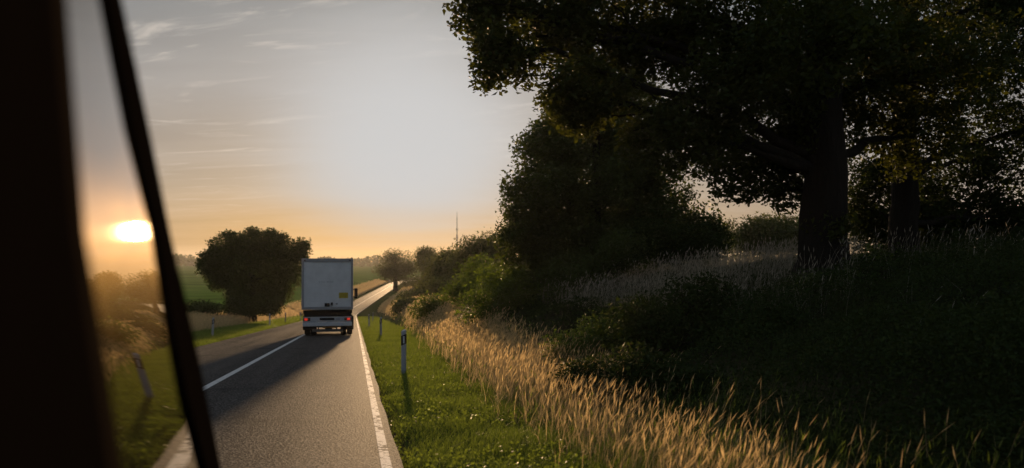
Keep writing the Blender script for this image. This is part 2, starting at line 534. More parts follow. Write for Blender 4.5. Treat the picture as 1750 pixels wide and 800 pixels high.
# evening haze over the land
def haze():
    m = MB().box((0, 1320, 0.0), (6400, 2880, 58))
    g, n, o = mat('haze_air')
    v = n.new('ShaderNodeVolumePrincipled', {'Color': (0.95, 0.93, 0.90), 'Density': 0.0001, 'Anisotropy': 0.5})
    n.l.new(v.outputs[0], o.inputs[1])
    ob = m.build('haze', g)
    tag(ob, 'thin evening haze over the land', 'haze', kind='stuff')


haze()

# ----------------------------------------------------------------------------- foliage tools
def leaf_quads(c, size, flat=0.35, droop=0.3, aspect=0.55):
    """one folded leaf per centre: returns verts (4N,3) and faces (N,4)"""
    n = len(c)
    a = rng.normal(size=(n, 3)); a[:, 2] = a[:, 2] * 0.6 - droop
    a /= np.linalg.norm(a, axis=1, keepdims=True)
    b = rng.normal(size=(n, 3)); b[:, 2] *= flat
    b -= (b * a).sum(1, keepdims=True) * a
    b /= np.linalg.norm(b, axis=1, keepdims=True) + 1e-9
    nn = np.cross(a, b)
    L = (size * rng.uniform(0.65, 1.3, n))[:, None]
    W = L * aspect * rng.uniform(0.75, 1.15, n)[:, None]
    fold = nn * L * rng.uniform(0.05, 0.25, n)[:, None]
    p0 = c - a * L * 0.5
    p1 = c + b * W * 0.5 - a * L * 0.05 + fold
    p2 = c + a * L * 0.5 - fold * 0.3
    p3 = c - b * W * 0.5 - a * L * 0.02 + fold
    v = np.stack([p0, p1, p2, p3], 1).reshape(-1, 3)
    return v, np.arange(4 * n).reshape(n, 4)


def noise3(p, k, ph):
    return (np.sin(p[:, 0] * k + ph) * np.sin(p[:, 1] * k * 1.1 + ph * 1.7) * np.sin(p[:, 2] * k * 0.93 + ph * 0.6)
            + 0.6 * np.sin(p[:, 0] * k * 2.3 + ph * 2.1) * np.sin(p[:, 1] * k * 2.1 + 1.3) * np.sin(p[:, 2] * k * 2.5 + ph))


def ellipsoid(c, r, n, shell=0.5):
    u = rng.normal(size=(n, 3)); u /= np.linalg.norm(u, axis=1, keepdims=True)
    q = rng.uniform(0, 1, n) ** shell
    wob = 1 + 0.16 * noise3(u * 2.2 + np.asarray(c) * 0.7, 1.4, 0.7)
    return np.asarray(c) + u * np.asarray(r) * (q * wob)[:, None]


class Tubes:
    def __init__(s): s.v = []; s.f = []; s.n = 0
    def add(s, pts, rad, n=6, ridge=0.0):
        pts = np.asarray(pts, float); rad = np.asarray(rad, float)
        d = np.gradient(pts, axis=0); d /= np.linalg.norm(d, axis=1, keepdims=True) + 1e-9
        up = np.where(np.abs(d[:, 2:3]) > 0.9, np.array([[1.0, 0, 0]]), np.array([[0, 0, 1.0]]))
        u = np.cross(d, up); u /= np.linalg.norm(u, axis=1, keepdims=True) + 1e-9
        q = np.cross(d, u)
        th = np.linspace(0, 2 * np.pi, n, endpoint=False)
        rr = rad[:, None] * np.ones(n)[None, :]
        if ridge:
            hh = np.arange(len(pts))[:, None] * 0.5
            rr = rr * (1 + ridge * np.sin(5 * th + 0.6 * np.sin(hh))[:, :] + ridge * 0.7 * np.sin(9 * th + hh * 0.8) + ridge * 0.5 * rng.normal(size=rr.shape))
        ring = pts[:, None, :] + rr[:, :, None] * (np.cos(th)[None, :, None] * u[:, None, :] + np.sin(th)[None, :, None] * q[:, None, :])
        m = len(pts)
        idx = s.n + np.arange(m * n).reshape(m, n)
        nx = np.roll(idx, -1, axis=1)
        s.f.append(np.stack([idx[:-1], nx[:-1], nx[1:], idx[1:]], -1).reshape(-1, 4))
        s.v.append(ring.reshape(-1, 3)); s.n += m * n
    def out(s): return np.concatenate(s.v), np.concatenate(s.f)


def bez(a, b, sag, n=7, jit=0.05):
    a = np.asarray(a, float); b = np.asarray(b, float)
    t = np.linspace(0, 1, n)[:, None]
    mid = (a + b) / 2 + np.asarray(sag, float)
    p = (1 - t) ** 2 * a + 2 * t * (1 - t) * mid + t * t * b
    L = np.linalg.norm(b - a)
    p[1:-1] += rng.normal(size=(n - 2, 3)) * jit * L * 0.3
    return p


def plant(name, label, cat, base, trunk, lobes, leaf, m_leaf, clump=0.28, per=14, group=None, gap=0.0, gapk=1.2,
          twigs=8, stem_name='trunk', r0=0.3, limb=0.35, bark=None, flat=0.35, droop=0.3, shell=0.5, flare=1.0):
    """tree or bush: base point, trunk = list of (point, radius), lobes = (centre, radii, number of clumps)"""
    base = np.asarray(base, float)
    root = empty(name, tuple(base))
    tag(root, label, cat, group)
    tb = Tubes()
    tp = np.array([p for p, _ in trunk], float); tr = np.array([r for _, r in trunk], float)
    if len(tp) > 1:
        seg = np.linspace(0, 1, len(tp)); tt = np.linspace(0, 1, 22)
        P = np.stack([np.interp(tt, seg, tp[:, k]) for k in range(3)], -1)
        Rr = np.interp(tt, seg, tr)
        P[1:-1, :2] += rng.normal(size=(20, 2)) * Rr[1:-1, None] * 0.10
        P[0, 2] -= 0.4
        Rr[0] *= 1.15 * flare; Rr[1] *= 1.0 + 0.35 * (flare - 1)
        tb.add(P, Rr, 26, 0.045)
    else:
        P = tp; Rr = tr
    cl = []
    for (c, r, n) in lobes:
        c = np.asarray(c, float)
        pts = ellipsoid(c, r, n, shell)
        if gap is not None:
            keep = noise3(pts, gapk, c[0] * 0.3) > -gap * 1.0
            keep |= rng.uniform(size=n) < (1.0 if gap == 0 else 0.15)
            pts = pts[keep]
        cl.append(pts)
        # limb from the trunk to the lobe, then branches to its clumps
        hz = np.linalg.norm(c[:2] - P[:, :2].mean(0))
        want = c[2] - (0.25 * hz if len(P) > 1 else 0)
        j = int(np.argmin(np.abs(P[:, 2] - want)))
        if len(P) > 1: j = min(max(j, 4), len(P) - 1)
        a = P[j]
        ra = max(0.012, min(Rr[j] * limb * 1.6, limb * r0 * 0.9))
        lb = bez(a, c, (0, 0, 0.10 * hz), 8)
        tb.add(lb, np.linspace(ra, max(0.006, ra * 0.28), 8), 7)
        for k in range(min(twigs, len(pts))):
            q = pts[rng.integers(len(pts))]
            e = lb[rng.integers(4, 8)]
            tw = bez(e, q, (0, 0, 0.05), 5, 0.12)
            rt = max(0.004, ra * 0.26)
            tb.add(tw, np.linspace(rt, rt * 0.25, 5), 4)
    v, f = tb.out()
    np_mesh(stem_name, v - base, f, bark or M_BARK, root, smooth=True)
    C = np.concatenate(cl)
    nl = rng.poisson(per, len(C))
    rep = np.repeat(np.arange(len(C)), nl)
    pos = C[rep] + np.clip(rng.normal(size=(len(rep), 3)), -1.5, 1.5) * np.array([clump, clump, clump * 0.7])
    ct = rng.uniform(size=len(C))
    tint = np.clip(0.55 * ct[rep] + 0.55 * rng.uniform(size=len(rep)) - 0.05, 0, 1)
    v, f = leaf_quads(pos, leaf, flat, droop)
    np_mesh('crown' if stem_name == 'trunk' else 'foliage', v - base, f, m_leaf, root, attrs={'tint': np.repeat(tint, 4)})
    return root


def L(px, py, D, rx, ry, rd=None, n=300):
    """a lobe of foliage round a point of the scene: radii rx, ry as seen, rd in depth"""
    c = at(px, py, D)
    return (tuple(c), (rx / FPX * D, (rd if rd else (rx + ry) * 0.5 / FPX * D), ry / FPX * D), n)


def on_land(px, D, dz=0.0):
    X = (px - CX) / FPX * D
    return (X, D, float(land(X, D)) + dz)


# ----------------------------------------------------------------------------- the trees by the road
b = on_land(1408, 18)
tr = [(b, 0.62), ((b[0] - 0.02, 18, b[2] + 0.7), 0.50), ((b[0] + 0.02, 18, b[2] + 2.2), 0.46), ((b[0] + 0.05, 18.05, 3.2), 0.43),
      ((b[0] + 0.1, 18.1, 6.0), 0.36), ((b[0] + 0.0, 18.2, 9.0), 0.2), ((b[0] - 0.2, 18.3, 11.0), 0.07)]
lob = [L(825, 15, 16.5, 58, 48, 0.9, 150), L(868, 92, 16, 68, 58, 0.9, 190), L(950, 30, 17, 95, 80, 1.3, 330), L(1000, 165, 16.5, 85, 62, 1.1, 300),
       L(1060, 80, 18, 110, 80, 1.4, 360), L(1150, 235, 17, 85, 62, 1.1, 300), L(1160, 50, 18, 110, 90, 1.6, 420), L(1250, 150, 17, 105, 95, 1.6, 420),
       L(1270, 285, 19, 80, 62, 1.1, 280), L(1345, 325, 19, 30, 32, 0.7, 70), L(1330, 60, 18, 115, 105, 1.8, 460), L(1345, 215, 18.5, 60, 75, 1.2, 220), L(1430, 180, 20, 110, 105, 1.8, 360),
       L(1500, 60, 18, 120, 110, 1.8, 420), L(1560, 235, 20, 95, 80, 1.5, 280), L(1620, 120, 19, 120, 105, 1.7, 380),
       L(1000, -110, 17, 150, 90, 1.8, 350), L(1200, -130, 18, 180, 110, 2.4, 450), L(1400, -130, 18, 180, 120, 2.6, 450), L(1600, -110, 19, 160, 110, 2.4, 380),
       L(1350, -310, 18, 230, 120, 2.8, 500), L(860, -60, 16.5, 80, 60, 1.1, 170), L(1420, 380, 17.6, 40, 30, 0.5, 40), L(1400, 60, 15, 120, 110, 1.4, 260)]
plant('oak_tree', 'big oak with the thickest trunk, its crown hanging over the top of the grassy bank', 'tree', b, tr, lob, 0.14, M_OAK,
      0.175, 29, gap=-0.07, gapk=3.0, twigs=9, r0=0.5, limb=0.30, flare=1.15)

b = on_land(1545, 22)
tr = [(b, 0.42), ((b[0], 22, b[2] + 1.5), 0.35), ((b[0] + 0.05, 22, 3.0), 0.32), ((b[0] + 0.1, 22, 7.0), 0.25), ((b[0], 22, 11.0), 0.08)]
lob = [L(1490, 300, 24, 60, 50, 1.2, 150), L(1600, 345, 25, 85, 60, 1.4, 240), L(1690, 270, 23, 90, 85, 1.6, 280), L(1700, 120, 22, 110, 105, 1.9, 340),
       L(1720, 10, 22, 110, 90, 1.8, 280), L(1640, 0, 25, 110, 90, 2.0, 260), L(1540, 120, 25, 80, 90, 1.7, 200), L(1560, -80, 25, 140, 90, 2.4, 260),
       L(1720, 375, 23, 80, 50, 1.3, 230), L(1490, 365, 24, 48, 45, 1.1, 150), L(1590, 390, 23.5, 70, 45, 1.2, 180), L(1800, 220, 23, 90, 130, 1.8, 260)]
plant('deciduous_tree', 'slimmer dark tree standing just behind the thick oak trunk', 'tree', b, tr, lob, 0.15, M_WEED, 0.22, 34,  # darker leaf stands in for shade from trees beyond that are not built
      gap=-0.06, gapk=2.4, twigs=7, r0=0.42, limb=0.28)

b = on_land(1015, 32)
tr = [(b, 0.32), ((b[0], 32, b[2] + 2), 0.27), ((b[0] + 0.1, 32.1, 3.0), 0.2), ((b[0] + 0.1, 32, 6.8), 0.05)]
lob = [L(985, 195, 33, 65, 55, 1.3, 200), L(945, 250, 32, 62, 60, 1.4, 260), L(1040, 250, 33, 80, 75, 1.7, 330), L(920, 335, 31, 62, 60, 1.4, 260),
       L(1000, 335, 32, 90, 75, 1.8, 380), L(1100, 320, 33, 90, 80, 1.8, 360), L(905, 410, 31, 55, 52, 1.3, 230), L(1000, 420, 31.5, 95, 62, 1.7, 380),
       L(1110, 400, 32, 80, 60, 1.6, 320), L(1180, 400, 33, 62, 48, 1.4, 220), L(1060, 170, 33.5, 70, 55, 1.4, 180), L(950, 470, 31, 70, 40, 1.3, 220)]
plant('maple_tree', 'bushy tree leafy to the ground, at the left end of the bank', 'tree', b, tr, lob, 0.18, M_MAPLE, 0.26, 36,
      gap=0.22, gapk=2.2, twigs=6, r0=0.28, limb=0.34)

# bushes on the bank
def bush(label, px, D, lobes, leaf, m=None, group='bushes on the roadside bank', clump=0.22, per=15, name='bush', **k):
    b = on_land(px, D)
    return plant(name, label, 'bush', b, [((b[0], b[1], b[2] + 0.1), 0.05)], lobes, leaf, m or M_BUSH, clump, per, group=group, twigs=7,
                 stem_name='stem', r0=0.06, limb=0.5, shell=0.45, **k)


bush('sunlit green bush at the edge of the dry grass, below the leafy maple', 855, 29,
     [L(830, 530, 29, 42, 45, 1.0, 170), L(880, 515, 29.5, 55, 50, 1.2, 220), L(925, 540, 29, 45, 42, 1.0, 170), L(860, 480, 30.5, 48, 38, 1.1, 170)], 0.13)
bush('dark bush hugging the foot of the leafy maple, right of the sunlit bush', 1010, 27,
     [L(985, 485, 28, 65, 50, 1.2, 200), L(1060, 440, 28.5, 60, 45, 1.2, 180), L(1020, 525, 26.5, 45, 28, 0.8, 110)], 0.13, M_MAPLE)
bush('wide dark shrub on the crest between the maple and the gap of pale sky', 1170, 30,
     [L(1120, 415, 30, 65, 48, 1.3, 210), L(1185, 425, 30.5, 55, 38, 1.2, 170), L(1215, 405, 32, 38, 34, 1.0, 110)], 0.14, M_WEED)
bush('small round bush beyond the sunlit one, beside the dry grass strip', 745, 50,
     [L(728, 530, 50, 24, 22, 0.9, 110), L(755, 522, 50.5, 28, 24, 1.0, 130)], 0.17, clump=0.28)
bush('green shrub filling the gap between the two roadside bushes', 800, 44,
     [L(790, 500, 44, 30, 26, 1.0, 130), L(820, 470, 46, 34, 34, 1.2, 150)], 0.17, clump=0.28)
bush('bramble with small yellow-green tips low on the bank above the dry grass', 985, 15.5,
     [L(975, 600, 15.5, 45, 30, 0.5, 130), L(1030, 575, 16, 50, 38, 0.6, 150)], 0.075, clump=0.13)
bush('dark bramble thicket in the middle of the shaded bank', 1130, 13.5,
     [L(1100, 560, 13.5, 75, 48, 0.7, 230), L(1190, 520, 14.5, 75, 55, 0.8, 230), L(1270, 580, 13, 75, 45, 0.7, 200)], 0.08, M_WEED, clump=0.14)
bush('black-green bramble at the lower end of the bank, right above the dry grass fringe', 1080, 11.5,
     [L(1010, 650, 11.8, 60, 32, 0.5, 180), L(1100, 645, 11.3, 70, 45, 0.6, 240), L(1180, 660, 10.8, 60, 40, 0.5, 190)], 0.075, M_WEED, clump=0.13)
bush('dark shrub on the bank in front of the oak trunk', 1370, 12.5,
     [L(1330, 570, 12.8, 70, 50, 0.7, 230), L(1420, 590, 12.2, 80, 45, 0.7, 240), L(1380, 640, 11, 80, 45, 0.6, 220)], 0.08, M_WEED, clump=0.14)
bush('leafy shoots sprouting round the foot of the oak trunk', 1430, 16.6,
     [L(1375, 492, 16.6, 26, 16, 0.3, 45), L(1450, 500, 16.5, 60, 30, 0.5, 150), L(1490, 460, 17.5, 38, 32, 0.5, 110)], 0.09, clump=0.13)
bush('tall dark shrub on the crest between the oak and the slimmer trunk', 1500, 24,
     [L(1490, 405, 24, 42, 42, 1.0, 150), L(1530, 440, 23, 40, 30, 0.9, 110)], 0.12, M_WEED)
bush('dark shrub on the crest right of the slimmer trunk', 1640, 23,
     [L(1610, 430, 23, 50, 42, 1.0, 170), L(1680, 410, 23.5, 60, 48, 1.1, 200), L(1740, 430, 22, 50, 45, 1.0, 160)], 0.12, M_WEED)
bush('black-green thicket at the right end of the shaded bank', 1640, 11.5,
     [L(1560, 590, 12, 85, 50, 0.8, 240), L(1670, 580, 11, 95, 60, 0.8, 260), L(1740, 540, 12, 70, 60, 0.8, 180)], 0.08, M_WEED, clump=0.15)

# trees seen through the gap under the oak, beyond the crest
def far_tree(name, label, px, D, lobes, leaf, m=None, group='trees beyond the road bank', r=0.25, **k):
    b = on_land(px, D)
    top = max(c[2] for c, _, _ in lobes)
    tr = [(b, r), ((b[0], b[1], b[2] + 0.4 * (top - b[2])), r * 0.8), ((b[0], b[1], top), r * 0.25)]
    kk = dict(clump=leaf * 2.2, per=18, gap=0.5, gapk=0.7, twigs=5, r0=r, limb=0.4); kk.update(k)
    return plant(name, label, 'tree', b, tr, lobes, leaf, m or M_FAR, group=group, **kk)


far_tree('deciduous_tree', 'round distant tree seen under the oak crown against the pale gap of sky', 1310, 60,
         [L(1290, 395, 60, 34, 22, 1.5, 260), L(1330, 390, 61, 40, 20, 1.6, 280), L(1345, 412, 60, 45, 26, 1.6, 300), L(1300, 420, 60, 40, 16, 1.5, 200)], 0.24)
far_tree('deciduous_tree', 'distant tree left of the pale gap of sky, half behind the crest shrub', 1225, 66,
         [L(1222, 400, 66, 30, 26, 1.5, 150), L(1250, 415, 66, 30, 20, 1.4, 120)], 0.22)
# the hazy row beyond the bushes
far_tree('deciduous_tree', 'tall hazy tree of the roadside row, its top right below the maple edge', 838, 100,
         [L(850, 425, 100, 34, 24, 2.4, 200), L(815, 428, 100, 34, 24, 2.4, 200), L(840, 465, 98, 42, 28, 2.6, 240), L(795, 455, 100, 30, 26, 2.2, 180)], 0.34)
far_tree('deciduous_tree', 'hazy rounded tree of the roadside row standing left of the mast foot', 775, 120,
         [L(772, 445, 120, 22, 16, 2.2, 150), L(755, 462, 119, 26, 18, 2.4, 170), L(785, 470, 118, 28, 20, 2.4, 180), L(750, 485, 117, 30, 16, 2.4, 150)], 0.38)
far_tree('deciduous_tree', 'small pointed hazy tree at the far left end of the roadside row', 727, 210,
         [L(726, 440, 210, 15, 9, 2.5, 120), L(732, 455, 208, 22, 12, 3, 150), L(728, 432, 210, 6, 6, 1.0, 40)], 0.55)
far_tree('deciduous_tree', 'low hazy tree behind the dry slope right of the far road bend', 752, 170,
         [L(745, 452, 170, 18, 12, 2.4, 140), L(765, 445, 172, 16, 12, 2.4, 130)], 0.5)
for lab, px, D, rx, ry, py in (
        ('distant roadside bush right of the lone airy tree, hiding the far road bend', 702, 285, 20, 9, 482),
        ('dark roadside bush beside the far tree foot, nearest the far road', 708, 112, 22, 12, 508),
        ('low dark bush in the dry grass left of the small round bush', 694, 82, 14, 8, 524),
        ('grey-green bush behind the small round bush, below the hazy row', 765, 92, 30, 18, 492)):
    bush(lab, px, D, [L(px - rx * 0.4, py + 3, D, rx * 0.8, ry, 1.4, 130), L(px + rx * 0.5, py - 2, D + 1, rx * 0.7, ry, 1.4, 120)], 0.3, M_FAR, clump=0.5,
         group='bushes on the roadside bank')
far_tree('roadside_tree', 'lone airy tree with a flat round crown where the far road vanishes', 676, 296,
         [L(678, 441, 296, 26, 12, 4.5, 200), L(662, 460, 295, 22, 11, 4, 170), L(694, 458, 297, 22, 12, 4, 170), L(678, 468, 294, 24, 12, 4, 170)], 0.62,
         None, None, 0.9, gap=0.22, gapk=0.35)

# the tree on the left
b = on_land(432, 76)
c76 = 76
lob = [L(400, 425, c76, 42, 28, 1.9, 300), L(445, 418, c76, 45, 26, 2.0, 320), L(485, 432, c76, 36, 28, 1.8, 260), L(372, 452, c76, 32, 28, 1.7, 240),
       L(430, 455, c76, 62, 36, 2.6, 460), L(488, 468, c76, 34, 32, 1.8, 260), L(380, 478, c76, 28, 20, 1.5, 150), L(425, 495, c76, 45, 26, 2.0, 300),
       L(430, 520, c76 + 0.5, 42, 16, 1.6, 190), L(515, 432, c76, 12, 18, 0.9, 70), L(470, 500, c76, 30, 20, 1.5, 160), L(352, 455, c76, 14, 16, 0.9, 80), L(408, 522, c76 - 2, 24, 18, 1.0, 260), L(458, 520, c76 - 2, 26, 17, 1.0, 260), L(432, 524, c76 - 2.4, 22, 16, 0.8, 220),
       L(432, 398, c76, 10, 10, 0.5, 40), L(462, 402, c76, 9, 9, 0.5, 35), L(480, 408, c76, 9, 10, 0.5, 35), L(392, 402, c76, 10, 8, 0.5, 35), L(352, 435, c76, 9, 7, 0.5, 25), L(520, 418, c76, 6, 9, 0.4, 22), L(368, 428, c76, 10, 9, 0.5, 30)]
plant('field_tree', 'dark broad round tree standing alone at the field edge left of the truck', 'tree', b,
      [(b, 0.40), ((b[0], c76, b[2] + 1.3), 0.34), ((b[0], c76, b[2] + 4), 0.22), ((b[0], c76, b[2] + 6.2), 0.06)], lob, 0.24, M_MAPLE, 0.27, 18,
      gap=0.0, twigs=5, r0=0.36, limb=0.34)
bush('low dark scrub at the left field edge, behind the delineator post', 345, 66, [L(335, 525, 66, 26, 8, 1.4, 120), L(360, 528, 66, 18, 6, 1.0, 80)], 0.2, M_MAPLE,
     clump=0.3, group=None)

# ----------------------------------------------------------------------------- far woods on the horizon (one mass)
def far_woods():
    pts = []
    for (x0, x1, Y0, h) in ((-1500, -560, 1500, 14), (-700, 160, 1250, 15), (100, 1500, 1100, 18)):
        n = 5200
        X = rng.uniform(x0, x1, n); Y = Y0 + rng.uniform(-45, 45, n) + 0.05 * X
        top = h * (0.7 + 0.18 * np.sin(X * 0.021) + 0.14 * np.sin(X * 0.06 + 1) + 0.12 * np.sin(X * 0.17))
        Z = land(X, Y) + rng.uniform(0, 1, n) ** 0.7 * top
        pts.append(np.stack([X, Y, Z], -1))
    P = np.concatenate(pts)
    v, f = leaf_quads(P, 5.5, 0.8, 0.0, 0.8)
    o = np_mesh('woods', v, f, M_FAR, attrs={'tint': np.repeat(rng.uniform(size=len(P)), 4)})
    tag(o, 'dim line of distant woods along the horizon', 'woods', kind='stuff')


far_woods()

# ----------------------------------------------------------------------------- grasses
def blades(P, h, wdt, lean, seg=3, curl=0.35):
    """tapered bent strips; lean (N,2) horizontal drift of the tip"""
    n = len(P)
    th = rng.uniform(0, np.pi, n)
    side = np.stack([np.cos(th), np.sin(th), np.zeros(n)], -1)
    vs = []
    for k in range(seg + 1):
        t = k / seg
        c = P + np.stack([lean[:, 0] * t ** 1.8, lean[:, 1] * t ** 1.8, h * (t - curl * 0.25 * t * t)], -1)
        wk = wdt * (1 - t) ** 0.7 + wdt * 0.06
        vs += [c - side * wk[:, None] / 2, c + side * wk[:, None] / 2]
    v = np.stack(vs, 1).reshape(-1, 3)
    m = 2 * (seg + 1)
    b0 = (np.arange(n) * m)[:, None]
    f = np.concatenate([b0 + np.array([[2 * k, 2 * k + 1, 2 * k + 3, 2 * k + 2]]) for k in range(seg)])
    return v, f, m


def cat_mesh(parts):
    V, F, T, off = [], [], [], 0
    for v, f, t in parts:
        V.append(v); F.append(f + off); T.append(t); off += len(v)
    return np.concatenate(V), np.concatenate(F), np.concatenate(T)


def pick(n, y0, y1, s0, s1, power=1.0, fan=False):
    """positions on the land, denser near the road camera end"""
    Y = np.exp(rng.uniform(math.log(y0), math.log(y1), n)) if power else rng.uniform(y0, y1, n)
    s = rng.uniform(min(s0, s1), max(s0, s1), n)
    if fan: s = s0 + (np.minimum(s1, 0.87 * Y + 4.5) - s0) * rng.uniform(0, 1, n)
    X = xofs(s, Y)
    return X, Y, s


def turf(name, label, n, y0, y1, s0, s1, hmin, hmax, px_w=0.75, clover=0, tall_out=1.0, m_=None):
    X, Y, s = pick(n, y0, y1, s0, s1, fan=m_ is not None)
    P = np.stack([X, Y, land(X, Y) - 0.01], -1)
    edge = np.clip((np.abs(s) - min(abs(s0), abs(s1))) / abs(s1 - s0), 0, 1)
    tuft = 0.6 + 0.5 * (0.5 + 0.5 * noise3(P, 2.6, 1.1))
    h = rng.uniform(hmin, hmax, n) * np.where(rng.uniform(size=n) < 0.06, 1.7, 1.0) * tuft * (0.55 + tall_out * edge) * np.clip(edge * 9 + 0.35, 0, 1)
    wd = np.maximum(0.0045, Y * px_w / 1361) * rng.uniform(0.7, 1.3, n)
    lean = rng.normal(size=(n, 2)) * (h * 0.5)[:, None] + np.stack([h * 0.15, -h * 0.1], -1)
    v, f, m = blades(P, h, wd, lean, 2)
    patch = 0.5 + 0.5 * noise3(P, 1.1, 4.0)
    t = np.repeat(np.clip(0.30 + 0.5 * rng.uniform(size=n) + 0.75 * (patch - 0.5), 0, 1), m)
    parts = [(v, f, t)]
    if clover:
        X, Y, s = pick(clover, y0, min(y1, 30), s0, s1)
        P = np.stack([X, Y, land(X, Y) + rng.uniform(0.02, 0.12, clover)], -1)
        keep = noise3(P, 1.7, 2.2) > -0.1
        P = P[keep]
        v, f = leaf_quads(P, np.maximum(0.035, P[:, 1] * 1.6 / 1361), 2.0, 0.0, 0.8)
        parts.append((v, f, np.repeat(rng.uniform(0.1, 0.8, len(P)), 4)))
    v, f, t = cat_mesh(parts)
    o = np_mesh(name, v, f, m_ or M_TURF, attrs={'tint': t})
    tag(o, label, 'grass', kind='stuff')


turf('verge_grass', 'short green grass on the verge beside the worn edge line', 130000, 4.5, 130, 3.00, 5.9, 0.07, 0.19, 0.8, 16000, 0.8)
turf('verge_grass', 'green grass strip along the far left edge of the road', 45000, 22, 130, -3.05, -6.4, 0.08, 0.22, 0.8, 0, 1.0)


def stalks(name, label, n, y0, y1, sfun, h0, h1, m_, wmin, pxw, wind, head=1.0, ground_leaf=2, logy=True, mask=None):
    Y = np.exp(rng.uniform(math.log(y0), math.log(y1), n)) if logy else rng.uniform(y0, y1, n)
    s = sfun(Y, rng.uniform(size=n), rng.normal(size=n))
    X = xofs(s, Y)
    if mask is not None:
        k = mask(X, Y, s); X, Y, s = X[k], Y[k], s[k]
    n = len(X)
    P = np.stack([X, Y, land(X, Y) - 0.02], -1)
    tuft = 0.78 + 0.22 * noise3(P, 1.9, 0.4) + 0.12 * noise3(P, 0.6, 2.0)
    h = rng.uniform(h0, h1, n) * np.clip(tuft, 0.4, 1.25) * np.interp(Y, [5, 9, 18], [0.62, 0.78, 1.0])
    wd = np.maximum(wmin, Y * pxw / 1361) * rng.uniform(0.75, 1.25, n)
    lean = rng.normal(size=(n, 2)) * (h * 0.19)[:, None] + np.array(wind)[None, :] * h[:, None]
    v, f, m = blades(P, h, wd, lean, 3, 0.2)
    tn = np.clip(rng.uniform(0.15, 0.85, n) + 0.25 * noise3(P, 0.9, 5.0), 0, 1)
    parts = [(v, f, np.repeat(tn * 0.8, m))]
    # seed heads: two crossed spindles at the tip
    k = rng.uniform(size=n) < 0.8
    tip = P + np.stack([lean[:, 0], lean[:, 1], h * 0.95], -1)
    d = np.stack([lean[:, 0] * 1.6 + h * 0.06, lean[:, 1] * 1.6, h * 0.9], -1); d /= np.linalg.norm(d, axis=1, keepdims=True)
    hl = (rng.uniform(0.08, 0.17, n) * head)[:, None]
    hw = np.maximum(wd * 2.2, 0.009)[:, None] * rng.uniform(0.7, 1.2, n)[:, None]
    th = rng.uniform(0, np.pi, n)
    for r_ in (0.0, np.pi / 2):
        sd = np.stack([np.cos(th + r_), np.sin(th + r_), np.zeros(n)], -1)
        q = np.stack([tip - d * hl * 0.5, tip + sd * hw * 0.5 - d * hl * 0.1, tip + d * hl * 0.6, tip - sd * hw * 0.5 - d * hl * 0.1], 1)[k].reshape(-1, 3)
        parts.append((q, np.arange(len(q)).reshape(-1, 4), np.repeat(np.clip(tn[k] + 0.25, 0, 1), 4)))
    # leaf blades lower down
    if ground_leaf:
        idx = np.repeat(np.arange(n), ground_leaf)
        Pb = P[idx] + rng.normal(size=(len(idx), 3)) * np.array([0.05, 0.05, 0.0])
        hb = h[idx] * rng.uniform(0.3, 0.75, len(idx))
        lb = rng.normal(size=(len(idx), 2)) * (hb * 0.45)[:, None] + np.array(wind)[None, :] * hb[:, None]
        v, f, m = blades(Pb, hb, wd[idx] * 1.3, lb, 2, 0.6)
        parts.append((v, f, np.repeat(rng.uniform(0.0, 0.6, len(idx)), m)))
    v, f, t = cat_mesh(parts)
    o = np_mesh(name, v, f, m_, attrs={'tint': t})
    tag(o, label, 'grass', kind='stuff')


stalks('tall_grass', 'golden dry grass with seed heads in a strip between the verge and the bank', 21000, 5.0, 320,
       lambda Y, u, g: 5.1 + 1.6 * u + 0.25 * g + np.clip((Y - 14) * 0.035, 0, 2.2) + 1.5 * u * (Y > 30), 0.55, 0.95, M_DRY, 0.004, 0.75, (0.16, -0.02),
       mask=lambda X, Y, s: rng.uniform(size=len(X)) < np.where(Y < 11, np.clip(0.72 - (s - 5.1) / 1.5, 0.06, 1), 1))
stalks('tall_grass', 'green stems growing among the golden dry grass', 3800, 5.0, 90,
       lambda Y, u, g: 4.9 + 2.2 * u + 0.3 * g + np.clip((Y - 14) * 0.035, 0, 2.2), 0.3, 0.7, M_TURF, 0.005, 0.8, (0.12, 0.0), head=0.6)
stalks('tall_grass', 'dry grass and weeds along the left field edge beyond the road', 15000, 24, 140,
       lambda Y, u, g: -(7.0 + 3.2 * u + 0.3 * g), 0.5, 0.95, M_DRY, 0.006, 0.8, (0.08, 0.0))
stalks('tall_grass', 'pale grey dry grass on the shaded bank round the oak', 22000, 7.0, 45,
       lambda Y, u, g: 9.2 + 16 * u, 0.6, 1.15, M_PALE, 0.004, 0.65, (0.10, 0.0),
       mask=lambda X, Y, s: (rng.uniform(size=len(X)) < np.clip((Y - 13) / 7, 0.04, 1) * np.where(X / Y > 0.43, 0.22, 1)))
stalks('tall_grass', 'dry grass on the far side of the distant road below the field', 7000, 150, 420,
       lambda Y, u, g: -(5.0 + 5.0 * u), 0.7, 1.3, M_DRY, 0.02, 0.8, (0.05, 0.0), ground_leaf=1)
turf('bank_grass', 'dark green grass on the shaded bank', 60000, 4.5, 45, 6.6, 26, 0.25, 0.75, 0.7, 0, 0.4, M_SEDGE)


